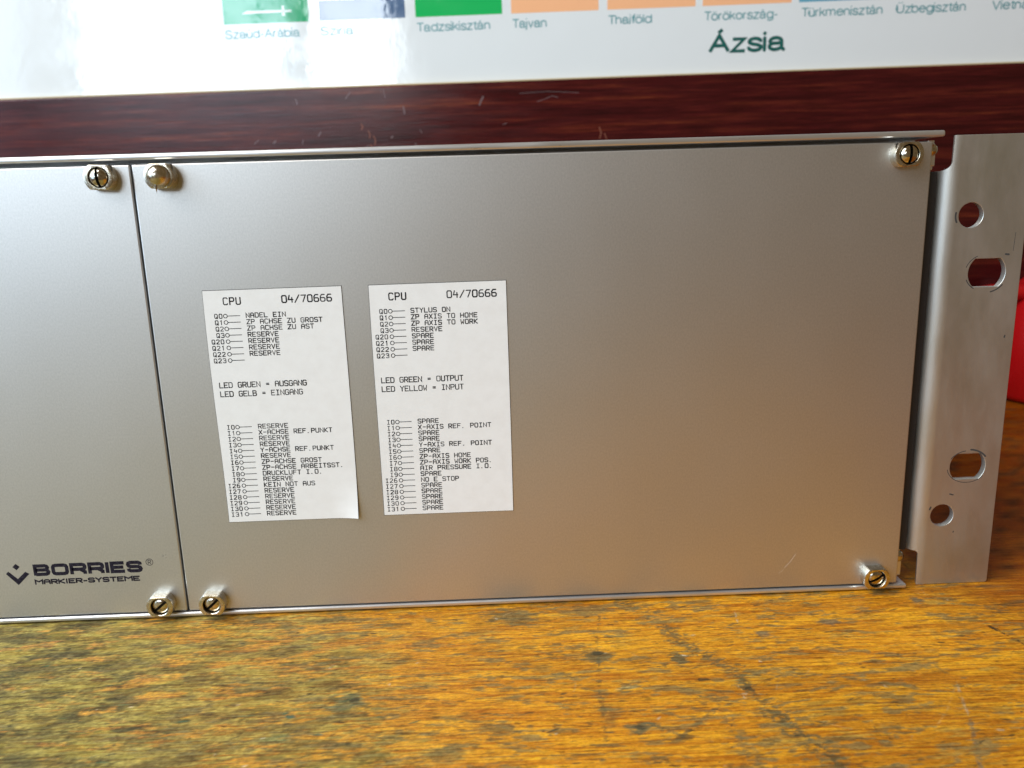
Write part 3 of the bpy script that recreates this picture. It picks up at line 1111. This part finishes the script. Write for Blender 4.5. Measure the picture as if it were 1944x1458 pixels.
def poly(pts):
    vs_ = [bm.verts.new((x_, -T0, z_)) for x_, z_ in pts]
    bm.faces.new(vs_)


poly([(-51.75, 13.95), (-50.97, 14.72), (-48.55, 12.25), (-46.1, 14.45), (-44.95, 13.75), (-48.62, 10.3)])
poly([(-48.48, 17.05), (-47.40, 16.05), (-48.48, 15.05), (-49.56, 16.05)])
LZ, LH = 12.95, 3.65


def logo_glyph(x0, w, strokes, pen=1.08):
    for st in strokes:
        pts = [(x0 + pen / 2 + q[0] * (w - pen), LZ + pen / 2 * 0.92 + q[1] * (LH - pen * 0.92)) for q in st]
        add_stroke(bm, pts, pen, 0, T0, flat=True)


Rr_ = [[(0, -.14), (0, 1), (.8, 1), (.95, .93), (1, .8), (1, .62), (.93, .5), (.78, .44), (0.02, .44)], [(.62, .44), (.98, .12), (.98, -.14)]]
logo_glyph(-43.7, 4.9, [[(0, 0), (0, 1), (.76, 1), (.9, .93), (.95, .8), (.9, .6), (.78, .52), (.02, .52)], [(.78, .52), (.94, .43), (1, .28), (.94, .08), (.8, 0), (0.02, 0)], [(0, .1), (0, -.13)]])
logo_glyph(-38.45, 5.05, [[(.2, 0), (.06, .06), (0, .22), (0, .78), (.06, .94), (.2, 1), (.8, 1), (.94, .94), (1, .78), (1, .22), (.94, .06), (.8, 0), (.2, 0)]])
logo_glyph(-33.1, 4.95, Rr_)
logo_glyph(-27.85, 4.85, Rr_)
logo_glyph(-22.7, 1.0, [[(.5, -.14), (.5, 1.14)]])
logo_glyph(-21.35, 4.4, [[(1.08, 1), (0, 1), (0, 0), (1.1, 0)], [(0.05, .5), (1.0, .5)]])
logo_glyph(-16.65, 4.75, [[(.98, .7), (.96, .88), (.82, 1), (.18, 1), (.04, .92), (0, .77), (.05, .6), (.2, .52), (.8, .49), (.95, .4), (1, .25), (.95, .08), (.8, 0), (.2, 0), (.05, .1), (.02, .3)]])
# thin wide second line
x_ = -43.7
for ch in 'MARKIER-SYSTEME':
    wd = {'M': 2.45, 'I': 0.75, '-': 1.35}.get(ch, 2.0)
    for st in G[ch]:
        if ch == 'I':
            st = [(2, 6), (2, 0)]
            if st in [0]:
                continue
        pts = [(x_ + q[0] / 4 * (wd - 0.42) + 0.1, 10.42 + q[1] / 6 * 1.22) for q in st]
        if ch == '-':
            pts = [(x_ + 0.15, 10.9), (x_ + 0.95, 10.9)]
        add_stroke(bm, pts, 0.46, 0, T0)
        if ch == 'I':
            break
    x_ += wd + 0.12
# registered mark
ring_ = [(-9.72 + 1.02 * math.cos(2 * math.pi * k_ / 24), 16.0 + 1.02 * math.sin(2 * math.pi * k_ / 24)) for k_ in range(24)]
add_stroke(bm, ring_ + [ring_[0]], 0.17, 0, T0)
for st in G['R']:
    add_stroke(bm, [(-10.1 + q[0] / 4 * 0.75, 15.4 + q[1] / 6 * 1.2) for q in st], 0.18, 0, T0)
link('logo', ink_mesh(bm, 'logo'), m_logo, panel_l)
# hairline scratch near the lower right corner of the wide panel
bm = bmesh.new()
add_stroke(bm, [(178.6, 6.4), (180.2, 8.2), (181.7, 10.6)], 0.14, 0, 0.008)
add_stroke(bm, [(176.8, 4.6), (178.2, 5.6)], 0.10, 0, 0.008)
m_scr, nt, b = mat('bright_scratch', (0.78, 0.76, 0.72), 0.3, 0.5)
marks_into(panel, bm, m_scr)
bm = bmesh.new()
for q in range(7):
    x_, z_ = -5.8 + random.uniform(-0.9, 1.2), 17.6 + random.uniform(-0.5, 0.6)
    add_stroke(bm, [(x_, z_), (x_ + random.uniform(.1, .35), z_ + random.uniform(.05, .3))], 0.16, 0, 0.008)
m_smut, nt, b = mat('smudge', (0.30, 0.28, 0.25), 0.6)
marks_into(panel_l, bm, m_smut)

# ------------------------------------------------------------------ framed wall chart behind
BY, BYAW = 270.0, -3.2
chart = empty('wall_chart', (95, BY, TZ), (0, 0, R(BYAW)))
tag(chart, 'glossy white chart of flags in a dark mahogany wooden frame standing behind the rack', 'wall chart')


def ck(name, me_, m, parent=None):
    o = link(name, me_, m, parent or chart)
    if parent is None:
        o.location = (0, 0, -TZ * MM)
    return o


# frame: wide bottom board with a thin pale strip where the sheet meets it
bm = bmesh.new()
add_box(bm, -480, 470, 0.0, 22, TZ, 185.0, 1.0, 3)
add_box(bm, -480, -440, 0.3, 22, 185.6, 420, 1.0, 3)
add_box(bm, 430, 470, 0.3, 22, 185.6, 420, 1.0, 3)
add_box(bm, -480, 470, 0.1, 22, 420.5, 460, 1.0, 3)
frame = ck('frame', bm_mesh(bm, 'frame', 14), m_wood)
bm = bmesh.new()
add_box(bm, -439, 429, 1.5, 4.0, 185.05, 185.75)
link('edge_strip', bm_mesh(bm, 'edge_strip'), m_linen, frame)
# scuffs in the varnish
bm = bmesh.new()
random.seed(5)
for q in range(14):
    x_ = random.gauss(-60, 45) if q < 12 else random.uniform(-150, 120)
    z_ = random.uniform(150, 183)
    a_ = random.choice((R(100), R(75), R(20), R(60), R(120))) + random.uniform(-.3, .3)
    L_ = random.uniform(1.0, 5.0)
    add_stroke(bm, [(x_, z_), (x_ + L_ * math.cos(a_) * .5 + random.uniform(-.4, .4), z_ + L_ * math.sin(a_) * .5), (x_ + L_ * math.cos(a_), z_ + L_ * math.sin(a_))], random.uniform(0.25, 0.9), 0, 0.02)
add_stroke(bm, [(18, 178), (34, 178.5), (52, 177.2)], 0.25, 0, 0.02)
add_stroke(bm, [(28, 173), (37, 176), (40, 175)], 0.3, 0, 0.02)
marks_into(frame, bm, m_scuff)
bm = bmesh.new()
for x_, z_, L_ in ((-76, 164, 3), (-72, 160, 4), (-69, 157, 5), (-71, 152, 4), (-75, 150, 2), (-131, 149, 3), (64, 157.5, 6), (67, 154, 5)):
    add_stroke(bm, [(x_, z_), (x_ + 1.0, z_ - L_ * .5), (x_ + random.uniform(-.5, 1.5), z_ - L_)], random.uniform(0.5, 1.2), 0, 0.02)
marks_into(frame, bm, m_scuff2)

bm = bmesh.new()
add_box(bm, -440, 430, 4.0, 8.0, 185.4, 420)
sheet = ck('chart_sheet', bm_mesh(bm, 'chart_sheet'), m_sheet)
SY = 4.0


def flag(x0, stripes, extras=()):
    """50 mm wide printed flag from z 222 up; stripes = (height share, material index)"""
    bm = bmesh.new()
    z_ = 222.0
    H_ = 33.0
    for sh, mi in stripes:
        z1_ = z_ + sh * H_
        f_ = bm.faces.new([bm.verts.new(p_) for p_ in ((x0, SY - .03, z_), (x0 + 50, SY - .03, z_), (x0 + 50, SY - .03, z1_), (x0, SY - .03, z1_))])
        f_.material_index = mi
        z_ = z1_
    for pts, mi in extras:
        f_ = bm.faces.new([bm.verts.new((x0 + p_[0], SY - .06, 222 + p_[1])) for p_ in pts])
        f_.material_index = mi
    me_ = ink_mesh(bm, 'flag')
    return link('flag', me_, [m_green, m_green2, m_peach, m_white, m_black, m_blue], sheet)


sword = [[(11, 5.3), (40, 5.6), (40, 6.6), (14, 6.9)], [(34.5, 3.6), (36.2, 3.6), (36.0, 9.0), (34.8, 9.0)]]
flag(-153, [(1, 1)], [(s_, 3) for s_ in sword])
flag(-96.9, [(1 / 3, 4), (1 / 3, 3), (1 / 3, 2)])
flag(-41, [(.3, 0), (.4, 3), (.3, 2)])
flag(14.2, [(1, 2)], [([(0, 17), (25, 17), (25, 33), (0, 33)], 5)])
flag(69.2, [(1 / 6, 2), (1 / 6, 3), (1 / 3, 4), (1 / 6, 3), (1 / 6, 2)])
flag(123.2, [(1, 2)])
flag(177.4, [(1, 5)])
flag(232.5, [(.33, 0), (.34, 3), (.33, 5)])
flag(286.5, [(1, 2)])


def arc_(cx, cy, rx, ry, a0, a1, n=10):
    return [(cx + rx * math.cos(R(a0 + (a1 - a0) * k_ / n)), cy + ry * math.sin(R(a0 + (a1 - a0) * k_ / n))) for k_ in range(n + 1)]


def dot_(x_, y_):
    return [(x_, y_ - .015), (x_, y_ + .015)]


O_ = arc_(.4, .5, .4, .5, 90, 450, 20)
N_ = [[(0, 0), (0, 1)], [(0, .6)] + arc_(.33, .62, .33, .38, 165, 0) + [(.66, 0)]]
U_ = [[(0, 1), (0, .38)] + arc_(.33, .38, .33, .38, 180, 345), [(.66, 1), (.66, 0)]]
A_ = [[(.04, .68)] + arc_(.36, .70, .31, .30, 165, 0) + [(.67, .12), (.78, .01)],
      [(.67, .58), (.42, .53)] + arc_(.32, .28, .30, .27, 100, 270) + [(.5, .06), (.63, .18), (.67, .32)]]
S_ = [arc_(.35, .74, .31, .26, 15, 180, 10) + [(.06, .66), (.2, .55), (.5, .46), (.66, .34)] + arc_(.34, .26, .33, .26, 0, -170, 10)]
Z_ = [[(.02, 1), (.64, 1), (0, 0), (.68, 0)]]
H_ = {   # sans serif letters as pen paths: (advance, strokes); x-height 1, capitals 1.36
    'a': (.98, A_), 'á': (.98, A_ + [[(.28, 1.18), (.46, 1.42)]]), 'b': (1.0, [O_, [(0, 0), (0, 1.36)]]),
    'd': (1.0, [O_, [(.8, 0), (.8, 1.36)]]),
    'e': (.98, [[(.02, .54), (.79, .54)] + arc_(.4, .5, .4, .5, 8, 320, 18)]),
    'f': (.52, [[(.2, 0), (.2, 1.16)] + arc_(.38, 1.16, .18, .2, 180, 90, 5) + [(.46, 1.36)], [(0, 1), (.44, 1)]]),
    'g': (1.0, [O_, [(.8, 1), (.8, -.06)] + arc_(.42, -.08, .38, .3, 0, -150, 8)]),
    'h': (.88, [[(0, 0), (0, 1.36)], N_[1]]), 'i': (.24, [[(0, 0), (0, 1)], dot_(0, 1.40)]),
    'í': (.24, [[(0, 0), (0, 1)], [(-.03, 1.18), (.14, 1.42)]]),
    'j': (.26, [[(0, 1), (0, -.2), (-.06, -.34), (-.16, -.36)], dot_(0, 1.40)]),
    'k': (.84, [[(0, 0), (0, 1.36)], [(.62, 1), (.04, .42)], [(.24, .62), (.66, 0)]]), 'l': (.24, [[(0, 0), (0, 1.36)]]),
    'm': (1.42, [[(0, 0), (0, 1)], [(0, .6)] + arc_(.29, .64, .29, .36, 165, 0) + [(.58, 0)], [(.58, .6)] + arc_(.87, .64, .29, .36, 165, 0) + [(1.16, 0)]]),
    'n': (.9, N_), 'o': (1.0, [O_]), 'ö': (1.0, [O_, dot_(.24, 1.3), dot_(.56, 1.3)]),
    'r': (.56, [[(0, 0), (0, 1)], [(0, .6)] + arc_(.36, .62, .36, .36, 170, 92, 6)]), 's': (.86, S_),
    't': (.52, [[(.2, 1.28), (.2, .18), (.28, .03), (.46, .02)], [(0, 1), (.44, 1)]]),
    'u': (.9, U_), 'ú': (.9, U_ + [[(.26, 1.18), (.44, 1.42)]]), 'ü': (.9, U_ + [dot_(.16, 1.3), dot_(.5, 1.3)]),
    'v': (.86, [[(0, 1), (.34, 0), (.68, 1)]]), 'z': (.86, Z_), '-': (.6, [[(.05, .5), (.4, .5)]]),
    'A': (1.2, [[(0, 0), (.5, 1.36), (1.0, 0)], [(.2, .5), (.8, .5)]]),
    'Á': (1.2, [[(0, 0), (.5, 1.36), (1.0, 0)], [(.2, .5), (.8, .5)], [(.44, 1.56), (.66, 1.84)]]),
    'S': (1.12, [[(q[0] * 1.3, q[1] * 1.36) for q in S_[0]]]), 'T': (1.0, [[(0, 1.36), (.92, 1.36)], [(.46, 1.36), (.46, 0)]]),
    'V': (1.12, [[(0, 1.36), (.47, 0), (.94, 1.36)]]),
    'Ü': (1.16, [[(0, 1.36), (0, .45)] + arc_(.45, .45, .45, .45, 180, 360) + [(.9, 1.36)], dot_(.26, 1.66), dot_(.64, 1.66)]),
}


def caption(text, x0, x1, zb, m_, xh, pen, name='caption'):
    total = sum(H_[c_][0] for c_ in text[:-1]) + max(q[0] for st in H_[text[-1]][1] for q in st)
    sx = (x1 - x0 - pen) / total
    bm = bmesh.new()
    x_ = x0 + pen / 2
    for ch in text:
        adv, sts = H_[ch]
        for st in sts:
            add_stroke(bm, [(x_ + q[0] * sx, zb + pen / 2 + q[1] * (xh - pen * .8)) for q in st], pen, SY - 0.03, 0.02, flat=len(st) > 2 and ch not in 'sSeag' or len(st) == 2 and ch not in 'iöüjÜ')
        x_ += adv * sx
    return link(name, ink_mesh(bm, name), m_, sheet)


for tx, x0, x1 in (('Szaúd-Arábia', -153, -108.9), ('Szíria', -96.9, -77.5), ('Tadzsikisztán', -40.8, 1.9), ('Tajvan', 14.5, 34.4), ('Thaiföld', 69.4, 94.6),
                   ('Törökország-', 124.1, 165.8), ('Türkmenisztán', 178.8, 224.4), ('Üzbegisztán', 232.0, 270.6), ('Vietnám', 285.0, 311.5)):
    caption(tx, x0, x1, 214.0, m_caption, 3.75, 0.7)
caption('Ázsia', 126.8, 170.8, 196.3, m_title, 8.0, 2.0, 'title')

# ------------------------------------------------------------------ red container at the right edge
red = empty('red_container', (430, 225, TZ))
tag(red, 'glossy red plastic container with rounded shoulders behind the ear of the rack', 'container')
bm = bmesh.new()
add_lathe(bm, [(0, 0), (44, 0), (48, 1.2), (49.5, 4), (47.5, 34), (45, 44), (41.5, 53), (36, 62), (27, 70), (16, 75), (0, 77)], 64, 'Z')
link('body', bm_mesh(bm, 'body', 50), m_red, red)
bm = bmesh.new()
# low loop added so that red shows through the ear's upper slot
n_ = 20
pth = []
for k_ in range(n_ + 1):
    a_ = R(180 * k_ / n_)
    pth.append(Vector((-34 - 44 * math.sin(a_) ** 0.5, 2, 33.5 - 27 * math.cos(a_))))
prev = None
for k_, p_ in enumerate(pth):
    t_ = (pth[min(k_ + 1, n_)] - pth[max(k_ - 1, 0)]).normalized()
    s_ = Vector((0, 1, 0))
    u_ = t_.cross(s_)
    rw = [bm.verts.new(p_ + s_ * 9 * math.cos(2 * math.pi * q / 16) + u_ * 5 * math.sin(2 * math.pi * q / 16)) for q in range(16)]
    if prev:
        for q in range(16):
            bm.faces.new((prev[q], prev[(q + 1) % 16], rw[(q + 1) % 16], rw[q]))
    prev = rw
link('slot_red_loop', bm_mesh(bm, 'slot_red_loop', 50), m_red, red)
